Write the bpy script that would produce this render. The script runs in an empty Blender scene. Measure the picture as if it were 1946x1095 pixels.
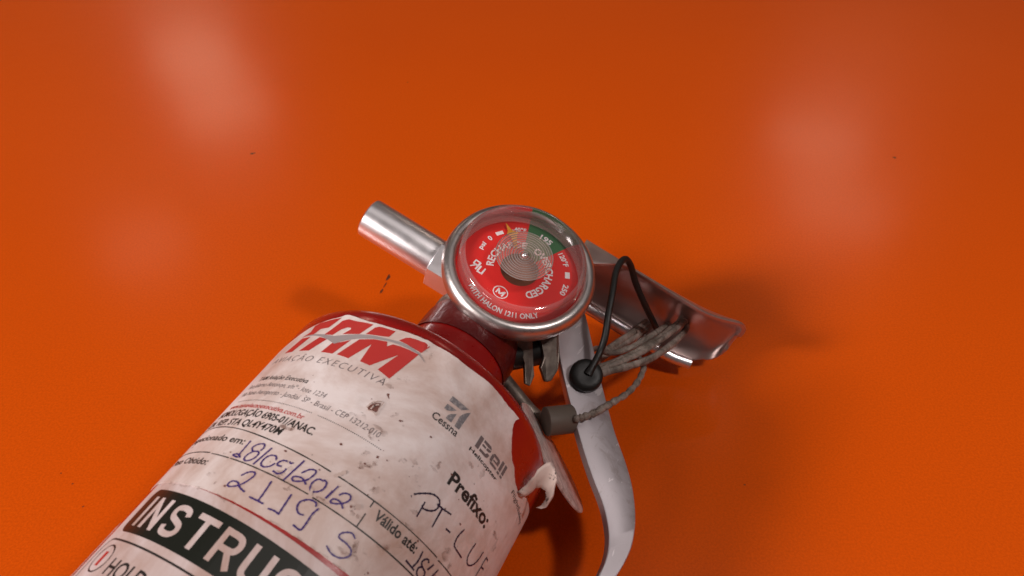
import bpy, bmesh, math, random
from mathutils import Vector, Matrix
from mathutils.geometry import delaunay_2d_cdt
random.seed(7)
R_ = math.radians
SC = bpy.context.scene
COL = SC.collection

# ---------------------------------------------------------------- camera
cd = bpy.data.cameras.new('camera'); cam = bpy.data.objects.new('camera', cd); COL.objects.link(cam)
cam.location = (0, 0, 0.22185)
cam.rotation_euler = (R_(90 - 44.0), 0, 0)
cd.sensor_width = 36; cd.lens = 36 * 1460 / 1946
cd.clip_start = 0.01; cd.clip_end = 100
cd.dof.use_dof = True; cd.dof.focus_distance = 0.228; cd.dof.aperture_fstop = 26
SC.camera = cam
SC.render.resolution_x = 1024; SC.render.resolution_y = 576

# ---------------------------------------------------------------- world and lamps
w = bpy.data.worlds.new('World'); SC.world = w; w.use_nodes = True
bg = w.node_tree.nodes['Background']
bg.inputs['Color'].default_value = (0.95, 0.78, 0.74, 1); bg.inputs['Strength'].default_value = 0.045
SC.view_settings.view_transform = 'Standard'; SC.view_settings.look = 'None'
SC.view_settings.exposure = 0.10; SC.view_settings.gamma = 1.0

def area(name, loc, target, sx, sy, power, color):
    l = bpy.data.lights.new(name, 'AREA'); l.shape = 'RECTANGLE'; l.size = sx; l.size_y = sy
    l.energy = power; l.color = color
    o = bpy.data.objects.new(name, l); COL.objects.link(o)
    o.location = loc
    d = Vector(target) - Vector(loc)
    o.rotation_euler = d.to_track_quat('-Z', 'Y').to_euler()
    return o
T0 = Vector((0, 0.18, 0.04))
COOL = (1.0, 0.90, 0.87); WARM = (1.0, .74, .58)
area('lamp_left', T0 + Vector((-.80, -.34, .52)) * 2.2, T0, .40, .40, 40.0, COOL)
area('lamp_right', T0 + Vector((.50, -.28, .82)) * 1.1, T0, .10, .10, 3.6, COOL)
area('lamp_behind', T0 + Vector((-.52, -.68, .52)) * 2.6, T0, .65, .65, 9.0, COOL)
area('overhead_fill', (0.0, .35, 1.7), T0, 1.5, .9, 2.0, COOL)  # added soft fill overhead, not a known fixture; brightens the metal reflections
# ceiling fixtures ahead, seen mirrored and blurred in the lacquered table
for nm, loc, p in (('ceiling_lamp_far_left', (-1.484, 3.33, 1.5), .85), ('ceiling_lamp_near_left', (-1.223, 2.87, 1.5), .75),
                   ('ceiling_lamp_far_right', (1.22, 2.63, 1.5), .50), ('ceiling_lamp_near_right', (1.17, 2.187, 1.5), .42),
                   ('window_left', (-1.245, 1.984, 1.5), .34), ('window_right', (.528, 1.296, 1.5), .035)):
    s = .40 if 'ceiling' in nm else (.30 if nm == 'window_left' else .06)
    area(nm, loc, (0, .2, 0), s, s * (.30 if 'ceiling' in nm else .6), p * (1.35 if 'right' in nm else 1.0), WARM).data.shape = 'ELLIPSE'

# ---------------------------------------------------------------- bottle frame (millimetres: l to the nozzle side, h to the gauge side, s along the bottle)
AZ = R_(25.993716); TH = R_(19.0)
A = Vector((math.sin(AZ), math.cos(AZ), 0)); L = Vector((-A.y, A.x, 0)); Z = Vector((0, 0, 1))
N = math.cos(TH) * L + math.sin(TH) * Z; G = math.cos(TH) * Z - math.sin(TH) * L
A0 = Vector((-74.775, 36.460, 41.25)) * .001
S0 = -112.0
ROOT_LOC = A0 + A * (S0 * .001)
RM = Matrix(((N.x, G.x, A.x, ROOT_LOC.x), (N.y, G.y, A.y, ROOT_LOC.y), (N.z, G.z, A.z, ROOT_LOC.z), (0, 0, 0, 1)))
RAD = 41.0
def V(l, h, s): return Vector((l, h, s - S0)) * .001
# gauge frame inside the bottle frame
gn = Vector((.05, 1, -.13)).normalized()
gu = (Vector((0, 0, 1)) - Vector((0, 0, 1)).dot(gn) * gn).normalized()
gr = gu.cross(gn)
GC = Vector((-1.5, 20, 160))
def GP(x, y, z):
    p = GC + gr * x + gu * y + gn * z
    return V(p.x, p.y, p.z)
def GPOL(r, deg, z):          # clockwise from gauge top
    t = R_(deg); return GP(r * math.sin(t), r * math.cos(t), z)

# ---------------------------------------------------------------- materials
def mat(name, col, rough=.5, metal=0.0, **k):
    m = bpy.data.materials.new(name); m.use_nodes = True
    b = m.node_tree.nodes['Principled BSDF']
    b.inputs['Base Color'].default_value = (*col, 1); b.inputs['Roughness'].default_value = rough
    b.inputs['Metallic'].default_value = metal
    for kk, v in k.items(): b.inputs[kk.replace('_', ' ')].default_value = v
    return m
def nodes(m): return m.node_tree.nodes, m.node_tree.links, m.node_tree.nodes['Principled BSDF']
def noise(m, scale, detail=4, rough=.55, dist=0.0, stretch=(1, 1, 1)):
    n, l, b = nodes(m)
    tc = n.new('ShaderNodeTexCoord'); mp = n.new('ShaderNodeMapping'); mp.inputs['Scale'].default_value = stretch
    t = n.new('ShaderNodeTexNoise'); t.inputs['Scale'].default_value = scale; t.inputs['Detail'].default_value = detail
    t.inputs['Roughness'].default_value = rough; t.inputs['Distortion'].default_value = dist
    l.new(tc.outputs['Object'], mp.inputs['Vector']); l.new(mp.outputs[0], t.inputs['Vector'])
    return t.outputs['Fac']
def ramp(m, src, p0, p1, c0=(0, 0, 0), c1=(1, 1, 1)):
    n, l, b = nodes(m); r = n.new('ShaderNodeValToRGB')
    r.color_ramp.elements[0].position = p0; r.color_ramp.elements[1].position = p1
    r.color_ramp.elements[0].color = (*c0, 1); r.color_ramp.elements[1].color = (*c1, 1)
    l.new(src, r.inputs[0]); return r.outputs[0]
def mixc(m, fac, a, b_, mode='MIX'):
    n, l, b = nodes(m); x = n.new('ShaderNodeMix'); x.data_type = 'RGBA'; x.blend_type = mode
    if hasattr(fac, 'links') or hasattr(fac, 'is_linked'): l.new(fac, x.inputs[0])
    else: x.inputs[0].default_value = fac
    for s, v in ((x.inputs[6], a), (x.inputs[7], b_)):
        if isinstance(v, tuple): s.default_value = (*v, 1)
        else: l.new(v, s)
    return x.outputs[2]
def bump(m, src, strength, dist):
    n, l, b = nodes(m); u = n.new('ShaderNodeBump'); u.inputs['Strength'].default_value = strength
    u.inputs['Distance'].default_value = dist; l.new(src, u.inputs['Height'])
    prev = b.inputs['Normal'].links[0].from_socket if b.inputs['Normal'].links else None
    if prev: l.new(prev, u.inputs['Normal'])
    l.new(u.outputs[0], b.inputs['Normal'])
def setc(m, sock): nodes(m)[1].new(sock, nodes(m)[2].inputs['Base Color'])
def setr(m, src, lo, hi):
    n, l, b = nodes(m); r = n.new('ShaderNodeMapRange'); r.inputs['To Min'].default_value = lo; r.inputs['To Max'].default_value = hi
    l.new(src, r.inputs['Value']); l.new(r.outputs[0], b.inputs['Roughness'])

M = {}
m = M['table'] = mat('orange_lacquer', (.62, .088, .001), .26, Specular_IOR_Level=.18, Coat_Weight=.25, Coat_Roughness=.16)
c_t = mixc(m, ramp(m, noise(m, 5, 3), .3, .7), (.68, .086, .0006), (.73, .097, .0008))
setc(m, mixc(m, ramp(m, noise(m, 1300, 3, .7), .35, .65), c_t, (.60, .072, .0006)))
setr(m, noise(m, 11, 5), .25, .34)
bump(m, noise(m, 160, 2), .10, .0006); bump(m, noise(m, 2200, 2), .05, .00008); bump(m, noise(m, 22, 2), .10, .0015)
m = M['scuff'] = mat('dark_scuff', (.09, .018, .004), .6)
m = M['red'] = mat('red_bottle_paint', (.36, .008, .005), .22, Coat_Weight=.5, Coat_Roughness=.12)
setc(m, mixc(m, ramp(m, noise(m, 60, 8, .7), .58, .75), (.30, .005, .004), (.15, .010, .006)))
setr(m, noise(m, 120, 6), .16, .42); bump(m, noise(m, 300, 3), .12, .0004); bump(m, noise(m, 1400, 3), .15, .0001)
m = M['redneck'] = mat('grimy_shaded_neck_red', (.25, .006, .006), .3, Coat_Weight=.2)
setc(m, mixc(m, ramp(m, noise(m, 140, 9, .75), .55, .72), (.10, .003, .003), (.20, .06, .05)))  # red darkened to paint in the gauge's shadow, with grime flecks on it
setr(m, noise(m, 90, 6), .18, .5); bump(m, noise(m, 260, 5), .6, .0012)
def paper(name, base, dirtfac):
    m = mat(name, base, .42, Specular_IOR_Level=.45)
    c = mixc(m, ramp(m, noise(m, 32, 7, .68, .5), .38, .68), base, (base[0] * .60, base[1] * .44, base[2] * .36))
    spots = ramp(m, noise(m, 75, 7, .8, .8), .69 - dirtfac, .80 - dirtfac * .5)
    c = mixc(m, spots, c, (.16, .075, .05))
    fine = ramp(m, noise(m, 420, 3, .6), .72, .80)
    c = mixc(m, fine, c, (.10, .05, .04))
    setc(m, c); setr(m, noise(m, 60, 5), .32, .55)
    bump(m, noise(m, 45, 4, .5), .25, .0012); bump(m, noise(m, 900, 2), .10, .0001)
    return m
M['paper'] = paper('worn_white_paper', (.80, .715, .695), .04)
M['paper2'] = paper('white_vinyl', (.74, .65, .65), -.04)
m = M['ink'] = mat('black_ink', (.022, .018, .016), .45)
m = M['inkgrey'] = mat('grey_ink', (.16, .13, .13), .5)
m = M['logogrey'] = mat('logo_grey', (.20, .19, .20), .5)
setc(m, mixc(m, ramp(m, noise(m, 1500, 2), .45, .6), (.17, .16, .17), (.30, .27, .27)))
m = M['swoosh'] = mat('swoosh_grey', (.34, .29, .29), .4)
m = M['logored'] = mat('logo_red', (.48, .035, .03), .42)
setc(m, mixc(m, ramp(m, noise(m, 400, 5, .7), .70, .76), (.48, .035, .03), (.62, .40, .36)))
m = M['blackhead'] = mat('black_header_print', (.014, .016, .012), .28)
m = M['pen'] = mat('purple_pen', (.055, .025, .16), .35)
m = M['pendark'] = mat('dark_pen', (.028, .014, .04), .35)
m = M['alu'] = mat('satin_aluminium', (.95, .93, .95), .34, 1.0)
setr(m, noise(m, 220, 6, .7), .26, .46); bump(m, noise(m, 700, 4), .08, .0002)
m = M['bezel'] = mat('worn_bezel_metal', (.62, .58, .56), .3, 1.0)
setc(m, mixc(m, ramp(m, noise(m, 260, 8, .75), .58, .72), (.64, .60, .58), (.30, .24, .22)))
setr(m, noise(m, 400, 6, .7), .22, .50); bump(m, noise(m, 900, 4), .15, .0002)
m = M['strap'] = mat('anodised_grey_metal', (.62, .575, .60), .42, .85)
setc(m, mixc(m, ramp(m, noise(m, 300, 8, .8, 0, (1, 1, .25)), .60, .72), (.62, .575, .60), (.34, .26, .24)))
setr(m, noise(m, 260, 6), .36, .58); bump(m, noise(m, 500, 4), .14, .0002)
_n, _l, _b = nodes(m); _c = _b.inputs['Base Color'].links[0].from_socket
_c = mixc(m, ramp(m, noise(m, 38, 8, .75, 1.2), .60, .80), _c, (.33, .25, .23))
_c = mixc(m, ramp(m, noise(m, 130, 3, .5, 3.0, (1, 3.5, .35)), .655, .675), _c, (.85, .80, .82))
setc(m, _c)
m = M['lever'] = mat('lever_metal', (.58, .44, .41), .36, .95)
setr(m, noise(m, 200, 6), .26, .50); bump(m, noise(m, 400, 4), .1, .0003)
m = M['dullmetal'] = mat('dull_grey_metal', (.27, .23, .20), .5, .7)
setc(m, mixc(m, ramp(m, noise(m, 250, 6), .4, .7), (.24, .20, .17), (.10, .075, .06)))
m = M['brown'] = mat('gauge_recess_brass', (.26, .10, .05), .4, .6)
m = M['dialred'] = mat('dial_red', (.78, .018, .014), .35)
m = M['dialgreen'] = mat('dial_green', (.035, .16, .055), .4)
m = M['white'] = mat('white_print', (.90, .84, .84), .5)
m = M['yellow'] = mat('yellow_pointer', (.80, .36, .03), .4)
m = M['rubber'] = mat('black_plastic', (.006, .006, .005), .5)
bump(m, noise(m, 300, 4), .3, .0006)
m = M['cord'] = mat('weathered_grey_plastic', (.20, .16, .13), .7)
setc(m, mixc(m, ramp(m, noise(m, 220, 8, .75, .6), .40, .62), (.10, .078, .06), (.34, .28, .24)))
bump(m, noise(m, 500, 5, .7), .4, .0004)
m = M['knob'] = mat('grey_brown_plastic', (.12, .092, .072), .6)
bump(m, noise(m, 200, 4), .2, .0005)
m = M['tag'] = mat('scratched_grey_tag', (.42, .34, .31), .42, .2)
setc(m, mixc(m, ramp(m, noise(m, 300, 8, .8, .3, (1, 1, .12)), .45, .68), (.66, .56, .53), (.20, .11, .09)))
m = M['peel'] = mat('peeled_paper_back', (.62, .50, .45), .6)
setc(m, mixc(m, ramp(m, noise(m, 330, 5, .7), .60, .66), (.56, .43, .38), (.08, .05, .04)))
def clear(name, gloss, milk, tint=(1, 1, 1), rough=.05, milkcol=(.75, .70, .68, 1)):
    m = bpy.data.materials.new(name); m.use_nodes = True; n = m.node_tree.nodes; l = m.node_tree.links
    n.remove(n['Principled BSDF']); out = n['Material Output']
    tr = n.new('ShaderNodeBsdfTransparent'); tr.inputs[0].default_value = (*tint, 1)
    gl = n.new('ShaderNodeBsdfGlossy'); gl.inputs['Roughness'].default_value = rough
    df = n.new('ShaderNodeBsdfDiffuse'); df.inputs[0].default_value = milkcol
    fr = n.new('ShaderNodeLayerWeight'); fr.inputs['Blend'].default_value = gloss
    m1 = n.new('ShaderNodeMixShader'); m1.inputs[0].default_value = milk
    m2 = n.new('ShaderNodeMixShader')
    l.new(tr.outputs[0], m1.inputs[1]); l.new(df.outputs[0], m1.inputs[2])
    l.new(fr.outputs['Fresnel'], m2.inputs[0]); l.new(m1.outputs[0], m2.inputs[1]); l.new(gl.outputs[0], m2.inputs[2])
    l.new(m2.outputs[0], out.inputs['Surface']); return m
M['glass'] = clear('clear_gauge_dome', .12, .012, (.995, .98, .98), .06)
M['glasswall'] = clear('clear_dome_wall', .18, .05, (.99, .97, .97), .10)
M['glassrim'] = clear('clear_dome_rim', .45, .10, (.98, .96, .96), .08)
M['hazepaint'] = clear('painted_refraction_haze', .2, .42, (.98, .96, .96), .15, (.50, .33, .30, 1))  # milky colour painting the haze that refraction gives the far dome wall
M['glassring'] = clear('clear_grooved_plastic', .45, .30, (.97, .93, .92), .12)
M['glassdisc'] = clear('milky_centre_plastic', .10, .22, (.98, .92, .89), .2, (.85, .55, .46, 1))

# ---------------------------------------------------------------- object helpers
def finish(name, bm, m, parent, smooth=True, angle=40, label=None, kind=None):
    bmesh.ops.recalc_face_normals(bm, faces=bm.faces)
    me = bpy.data.meshes.new(name); bm.to_mesh(me); bm.free()
    if smooth:
        me.shade_smooth() if hasattr(me, 'shade_smooth') else None
        try: me.set_sharp_from_angle(angle=R_(angle))
        except Exception: pass
    me.materials.append(m)
    o = bpy.data.objects.new(name, me); COL.objects.link(o)
    if parent: o.parent = parent
    if label: o['label'] = label
    if kind: o['kind'] = kind
    return o
def empty(name, mw, label, cat, group=None):
    o = bpy.data.objects.new(name, None); COL.objects.link(o); o.empty_display_size = .01
    o.matrix_world = mw; o['label'] = label; o['category'] = cat
    if group: o['group'] = group
    return o
def lathe(profile, place, seg=96, close=True, bm=None):
    """profile: list of (r, z); place(x, y, z) -> Vector"""
    bm = bm or bmesh.new(); rings = []
    for r, z in profile:
        if r < 1e-6: rings.append([bm.verts.new(place(0, 0, z))]); continue
        rings.append([bm.verts.new(place(r * math.cos(2 * math.pi * k / seg), r * math.sin(2 * math.pi * k / seg), z)) for k in range(seg)])
    for a, b in zip(rings, rings[1:]):
        for k in range(seg):
            k2 = (k + 1) % seg
            vs = [a[k % len(a)], a[k2 % len(a)], b[k2 % len(b)], b[k % len(b)]]
            u = []
            for v in vs:
                if v not in u: u.append(v)
            if len(u) >= 3:
                try: bm.faces.new(u)
                except ValueError: pass
    return bm
def on_axis(c, d):
    """placing function for a lathe whose axis starts at c and runs along d (bottle frame, mm)"""
    c = Vector(c); d = Vector(d).normalized()
    e = Vector((0, 0, 1)) if abs(d.z) < .8 else Vector((0, 1, 0))
    x = e.cross(d).normalized(); y = d.cross(x)
    def f(a, b, z):
        p = c + x * a + y * b + d * z; return V(p.x, p.y, p.z)
    return f
def catmull(pts, n=8, closed=False):
    pts = [Vector(p) for p in pts]; out = []
    m_ = len(pts)
    rng = range(m_) if closed else range(m_ - 1)
    for i in rng:
        p1, p2 = pts[i], pts[(i + 1) % m_]
        p0 = pts[i - 1] if (i > 0 or closed) else p1 * 2 - p2
        p3 = pts[(i + 2) % m_] if (i + 2 < m_ or closed) else p2 * 2 - p1
        for k in range(n):
            t = k / n
            out.append(.5 * ((2 * p1) + (p2 - p0) * t + (2 * p0 - 5 * p1 + 4 * p2 - p3) * t * t + (3 * p1 - p0 - 3 * p2 + p3) * t ** 3))
    if not closed: out.append(pts[-1])
    return out
def tube(pts, rad, seg=10, n=8, closed=False, radf=None, flat=1.0, bm=None):
    bm = bm or bmesh.new(); c = catmull(pts, n, closed); rings = []; up = None
    N_ = len(c)
    for i, p in enumerate(c):
        t = (c[(i + 1) % N_] - c[i - 1]) if closed or 0 < i < N_ - 1 else (c[1] - c[0] if i == 0 else c[-1] - c[-2])
        t.normalize()
        if up is None: up = t.orthogonal().normalized()
        up = (up - up.dot(t) * t).normalized(); side = t.cross(up)
        r = rad * (radf(i / max(1, N_ - 1), i) if radf else 1)
        rings.append([bm.verts.new(V(*(p + up * math.cos(2 * math.pi * k / seg) * r + side * math.sin(2 * math.pi * k / seg) * r * flat))) for k in range(seg)])
    pairs = list(zip(rings, rings[1:])) + ([(rings[-1], rings[0])] if closed else [])
    for a, b in pairs:
        for k in range(seg): bm.faces.new([a[k], a[(k + 1) % seg], b[(k + 1) % seg], b[k]])
    if not closed: bm.faces.new(rings[0]); bm.faces.new(list(reversed(rings[-1])))
    return bm
# ---- flat outlines laid round the bottle: x = millimetres along the girth (to the right), y = s
def dent(x, y):
    """paper creases and slight lift of the upper label over the shoulder"""
    return 0.0
def wrapv(x, y, off):
    r = RAD + off; t = -x / RAD           # angle from gauge direction toward nozzle
    if y > SHOULD: r -= shoulder_drop(y)
    return V(r * math.sin(t), r * math.cos(t), y)
SHOULD = 104.6
def shoulder_drop(y):
    R1 = 6.5; d = y - SHOULD
    return R1 - math.sqrt(max(0, R1 * R1 - d * d)) if d < R1 else R1
def cut_grid(bm, step):
    xs = [v.co.x for v in bm.verts]; ys = [v.co.y for v in bm.verts]
    for axis, vals in ((0, xs), (1, ys)):
        lo, hi = min(vals), max(vals); k = math.floor(lo / step) + 1
        while k * step < hi:
            co = Vector((0, 0, 0)); no = Vector((0, 0, 0)); co[axis] = k * step; no[axis] = 1
            bmesh.ops.bisect_plane(bm, geom=bm.verts[:] + bm.edges[:] + bm.faces[:], plane_co=co, plane_no=no, dist=1e-6)
            k += 1
def wrap(bm, off, fx=wrapv):
    for v in bm.verts: v.co = fx(v.co.x, v.co.y, off)
def poly(pts, bm=None):
    bm = bm or bmesh.new(); n = len(pts)
    vo, eo, fo_, *_r = delaunay_2d_cdt([Vector(p) for p in pts], [(i, (i + 1) % n) for i in range(n)], [], 1, 1e-5)
    vs = [bm.verts.new((p.x, p.y, 0)) for p in vo]
    for f in fo_: bm.faces.new([vs[i] for i in f])
    return bm
def stroke(pts, wd, bm, n=6, sm=True, var=.22):
    c = catmull([(x, y, 0) for x, y in pts], n) if sm and len(pts) > 2 else [Vector((x, y, 0)) for x, y in pts]
    prev = None
    for i, p in enumerate(c):
        t = (c[min(i + 1, len(c) - 1)] - c[max(i - 1, 0)])
        if t.length < 1e-7: continue
        t.normalize(); s = Vector((-t.y, t.x, 0)) * wd * .5 * (1 + var * math.sin(i * 1.7 + p.x))
        cur = (bm.verts.new(p + s), bm.verts.new(p - s))
        if prev: bm.faces.new([prev[0], cur[0], cur[1], prev[1]])
        prev = cur
    return bm
def text_bm(body, bold=0.0, spacing=1.0):
    cu = bpy.data.curves.new('lettering_source', 'FONT'); cu.body = body; cu.size = 1; cu.offset = bold
    cu.resolution_u = 3; cu.space_character = spacing
    o = bpy.data.objects.new('lettering_source', cu); COL.objects.link(o)
    bpy.context.view_layer.update()
    dg = bpy.context.evaluated_depsgraph_get(); me = bpy.data.meshes.new_from_object(o.evaluated_get(dg))
    bm = bmesh.new(); bm.from_mesh(me)
    bpy.data.objects.remove(o); bpy.data.curves.remove(cu); bpy.data.meshes.remove(me)
    for v in bm.verts: v.co.z = 0
    return bm
def place_text(bm, x0, x1, y0, cap, shear=0.0, slope=0.0):
    """fit 2-D text: left x0 to right x1, baseline y0, capital height cap"""
    xs = [v.co.x for v in bm.verts]; a, b = min(xs), max(xs); k = (x1 - x0) / (b - a); ky = cap / .70
    for v in bm.verts:
        x, y = (v.co.x - a) * k, v.co.y * ky
        v.co = Vector((x0 + x + y * shear, y0 + y + slope * x, 0))
    return bm
def merge(dst, src):
    me = bpy.data.meshes.new('t'); src.to_mesh(me); src.free(); dst.from_mesh(me); bpy.data.meshes.remove(me); return dst

# ================================================================= TABLE
bm = bmesh.new()
vs = [bm.verts.new(p) for p in ((-1.6, -1.0, 0), (1.6, -1.0, 0), (1.6, 2.2, 0), (-1.6, 2.2, 0))]; bm.faces.new(vs)
table = finish('table_top', bm, M['table'], None, kind='structure')
bm = bmesh.new()
def blot(x, y, rx, ry, rot, seed):
    rnd = random.Random(seed); n = 14; vs = []
    for k in range(n):
        t = 2 * math.pi * k / n; q = .65 + .6 * rnd.random()
        a, b = rx * q * math.cos(t), ry * q * math.sin(t)
        vs.append(bm.verts.new(((x + a * math.cos(rot) - b * math.sin(rot)) * .001, (y + a * math.sin(rot) + b * math.cos(rot)) * .001, .00006)))
    bm.faces.new(vs)
for i, (x, y, rx, ry, ro) in enumerate(((-131.7, 328, 1.3, .8, .4), (192.9, 324.3, .9, .9, 0), (-52.2, 236.0, .6, 2.1, -.25), (-54.0, 227.9, .5, 1.4, -.3),
        (-52.9, 231.5, .25, 2.2, -.3), (-144.5, 137, .3, .22, 0), (-137.7, 128.7, .35, .22, .7), (76.4, 136.6, .45, .3, 0), (-60, 400, .4, .4, 0), (-150, 141, .3, .25, 0))):
    blot(x, y, rx, ry, ro, i)
finish('scuff_mark', bm, M['scuff'], table, smooth=False, kind='stuff')

# ================================================================= EXTINGUISHER
ext = empty('fire_extinguisher', RM, 'red fire extinguisher with torn white labels and round gauge lying on orange table', 'fire extinguisher')
AX = lambda x, y, z: V(x, y, z)
prof = [(0, -112), (30, -112), (38, -110), (41, -104), (41, SHOULD)]
for k in range(1, 9):
    t = k / 8 * R_(62); prof.append((41 - 6.5 * (1 - math.cos(t)), SHOULD + 6.5 * math.sin(t)))
r_, s_ = prof[-1]
prof += [(r_ - 3, s_ + 1.4), (r_ - 8, s_ + 3.5), (r_ - 13, s_ + 6.0), (r_ - 16.5, s_ + 9.5), (17.2, s_ + 12.8), (16.2, 131)]
body = finish('bottle', lathe(prof, AX, 160), M['red'], ext)
neck = finish('neck', lathe([(16.6, 130.8), (16.4, 134), (16.2, 140), (15.6, 143), (13, 143.5), (0, 143.5)], AX, 96), M['redneck'], ext)
finish('collar', lathe([(0, 143.6), (15.2, 143.6), (15.8, 144.2), (15.8, 146.2), (15.0, 146.8), (11, 147), (0, 147)], AX, 96), M['dullmetal'], ext)

# ---- upper service label
lab = [(-62, 49.6), (-48.7, 49.5), (-28.9, 49.2), (-18.3, 49.05), (-5.2, 48.8), (11.4, 48.75), (40, 48.5), (72, 48.3), (72, 97.5), (56, 97.2), (46, 95.4), (43, 93.9),
       (39.4, 92.7), (36.5, 93.1), (34.8, 93.9), (33.2, 95.2), (31.2, 95.7), (29.6, 96.9), (28.4, 98.3), (27.3, 99.4), (26.1, 101.0), (25.5, 102.3), (25.4, 103.3), (26.1, 104.6),
       (20.5, 104.7), (19.6, 104.5), (18.6, 105.0), (12, 105.1), (6, 104.8), (2.8, 104.8), (-.5, 104.9), (-4.5, 104.8), (-10, 104.2), (-14.8, 103.9), (-20.7, 103.5), (-24.5, 104.1), (-28.7, 104.2), (-31.5, 103.2), (-35.1, 102.6), (-37.3, 102.0), (-39.6, 101.0),
       (-43, 99.0), (-50, 95), (-62, 94)]
rg = random.Random(11); lab2 = []
for p, q in zip(lab, lab[1:] + lab[:1]):
    lab2.append(p)
    torn = 25 < p[0] < 44 and 92 < p[1] < 105 and 25 < q[0] < 44
    edge = p[1] < 50.2 and q[1] < 50.2 or (p[1] > 102.5 and q[1] > 102.5)
    if edge or torn:
        ln = math.dist(p, q); n = max(1, int(ln / (.7 if torn else .9))); am = .10 if torn else .06
        for k in range(1, n):
            t = k / n; lab2.append((p[0] + (q[0] - p[0]) * t + rg.uniform(-am, am), p[1] + (q[1] - p[1]) * t + rg.uniform(-am, am)))
bm = poly(lab2); cut_grid(bm, 1.5)
edges = [e for e in bm.edges if e.is_boundary]
bmesh.ops.extrude_edge_only(bm, edges=edges) if False else None
def lift(x, y, off):
    d = off
    # slight lifts at the top edge and creases
    if y > 98:
        d += .35 * (y - 98) / 6 * (.5 + .5 * math.sin(x * .55))
        d += .7 * math.exp(-((x + 27) / 2.2) ** 2) * (y - 98) / 6
        d += .35 * math.exp(-((x + 4) / .9) ** 2) * (y - 98) / 6 + .4 * math.exp(-((x - 19.8) / .8) ** 2) * (y - 98) / 6
    d += .22 * math.exp(-((x + 5.2 - (y - 88) * .02) / .35) ** 2) * (1 if 84 < y < 92 else 0)
    for cx, cy, a_, r in ((-9, 80.5, .30, 1.3), (-10.5, 78, .22, 1.0), (-4.9, 82.1, .35, 1.6), (-.5, 62.5, .2, 1.2), (3.5, 60.5, .2, 1.4), (30, 66, .15, 2.5), (-15, 71, .12, 1.5)):
        d += a_ * math.exp(-((x - cx) ** 2 + (y - cy) ** 2) / (r * r))
    return d
LIFT = lambda x, y, off: wrapv(x, y, lift(x, y, off))
def thick(bm, t):
    """give a wrapped sheet a turned-down edge"""
    b = [e for e in bm.edges if e.is_boundary]
    r = bmesh.ops.extrude_edge_only(bm, edges=b)
    for v in [g for g in r['geom'] if isinstance(g, bmesh.types.BMVert)]:
        c = v.co; q = Vector((c.x, c.y, 0)); q.normalize(); v.co = c - q * t * .001
wrap(bm, .16, LIFT); thick(bm, .13)
label1 = finish('label', bm, M['paper'], ext, label='worn white paper service label with handwritten date and torn top right corner')

def ink(name, parent, m, bms, off=.21, step=1.5, fx=None, label=None):
    d = bmesh.new()
    for b in bms: merge(d, b)
    cut_grid(d, step); wrap(d, off, fx or LIFT)
    # make faces look outward
    bmesh.ops.remove_doubles(d, verts=d.verts, dist=1e-7)
    return finish(name, d, m, parent, smooth=False, label=label)
# logo
logo = [[(-39.6, 96.6), (-37.6, 98.6), (-38.3, 101), (-36.8, 102.0), (-34.4, 102.3), (-29.3, 103.3), (-31.4, 99.7), (-34.2, 99.3), (-35.2, 97.4), (-37.3, 97.2)],
        [(-39.0, 96.3), (-35.5, 96.4), (-38.0, 91.1), (-41.4, 91.1)],
        [(-31.7, 96.2), (-28.6, 95.6), (-31.3, 91.2), (-35.0, 91.1)],
        [(-30.9, 97.2), (-28.1, 102.1), (-26.4, 102.8), (-22.3, 102.9), (-18.9, 102.9), (-20.6, 99.0), (-25.2, 97.9), (-23.9, 99.9), (-24.2, 100.4), (-25.2, 100.3), (-26.6, 99.3), (-28.0, 97.2)],
        [(-25.9, 94.6), (-25.1, 94.4), (-21.5, 96.6), (-23.3, 91.2), (-26.9, 91.1)],
        [(-19.0, 99.5), (-18.0, 102.2), (-17.2, 102.9), (-16.2, 103.1), (-12.7, 103.3), (-13.2, 101.0), (-14.4, 100.6), (-16.5, 100.1)],
        [(-22.0, 93.3 - 2.0), (-19.5, 97.5), (-16.1, 98.8), (-12.7, 99.5), (-12.0, 98.2), (-11.0, 99.4), (-9.2, 99.7), (-7.0, 99.9), (-4.2, 99.95), (-6.4, 90.3), (-10.1, 91.2), (-8.2, 97.3), (-12.4, 91.3), (-15.2, 91.4), (-15.7, 97.2), (-18.4, 91.1)],
        [(-10.4, 101.1), (-9.4, 102.5), (-8.4, 103.1), (-7.0, 103.4), (-4.7, 103.8), (-3.1, 103.5), (-3.9, 100.7), (-5.5, 100.8), (-8, 101)]]
ink('logo_print', label1, M['logored'], [poly(p) for p in logo], .22, label='red slanted airline logo letters')
sw_t = [(-38.4, 97.1), (-34.7, 97.35), (-31.1, 97.2), (-28.8, 96.9), (-27.0, 96.9), (-23.8, 97.9), (-20.0, 99.05), (-16.6, 99.8), (-13.1, 100.3), (-9.6, 100.85), (-7.0, 100.8), (-4.3, 100.4), (-1.8, 99.0)]
sw_b = [(-38.4, 96.95), (-34.7, 96.85), (-31.6, 96.4), (-28.6, 95.6), (-25.1, 94.3), (-22.7, 96.2), (-19.4, 97.8), (-16.1, 98.95), (-12.7, 99.75), (-9.6, 100.0), (-7.0, 100.1), (-4.3, 100.0), (-1.8, 98.9)]
d = bmesh.new()
va = [d.verts.new((*p, 0)) for p in sw_t]; vb = [d.verts.new((*p, 0)) for p in sw_b]
for i in range(len(va) - 1): d.faces.new([va[i], va[i + 1], vb[i + 1], vb[i]])
ink('logo_swoosh', label1, M['swoosh'], [d], .27)
def T(body, x0, x1, y, cap, bold=0, sh=0, sl=0, sp=1.0): return place_text(text_bm(body, bold, sp), x0, x1, y, cap, sh, sl)
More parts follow.
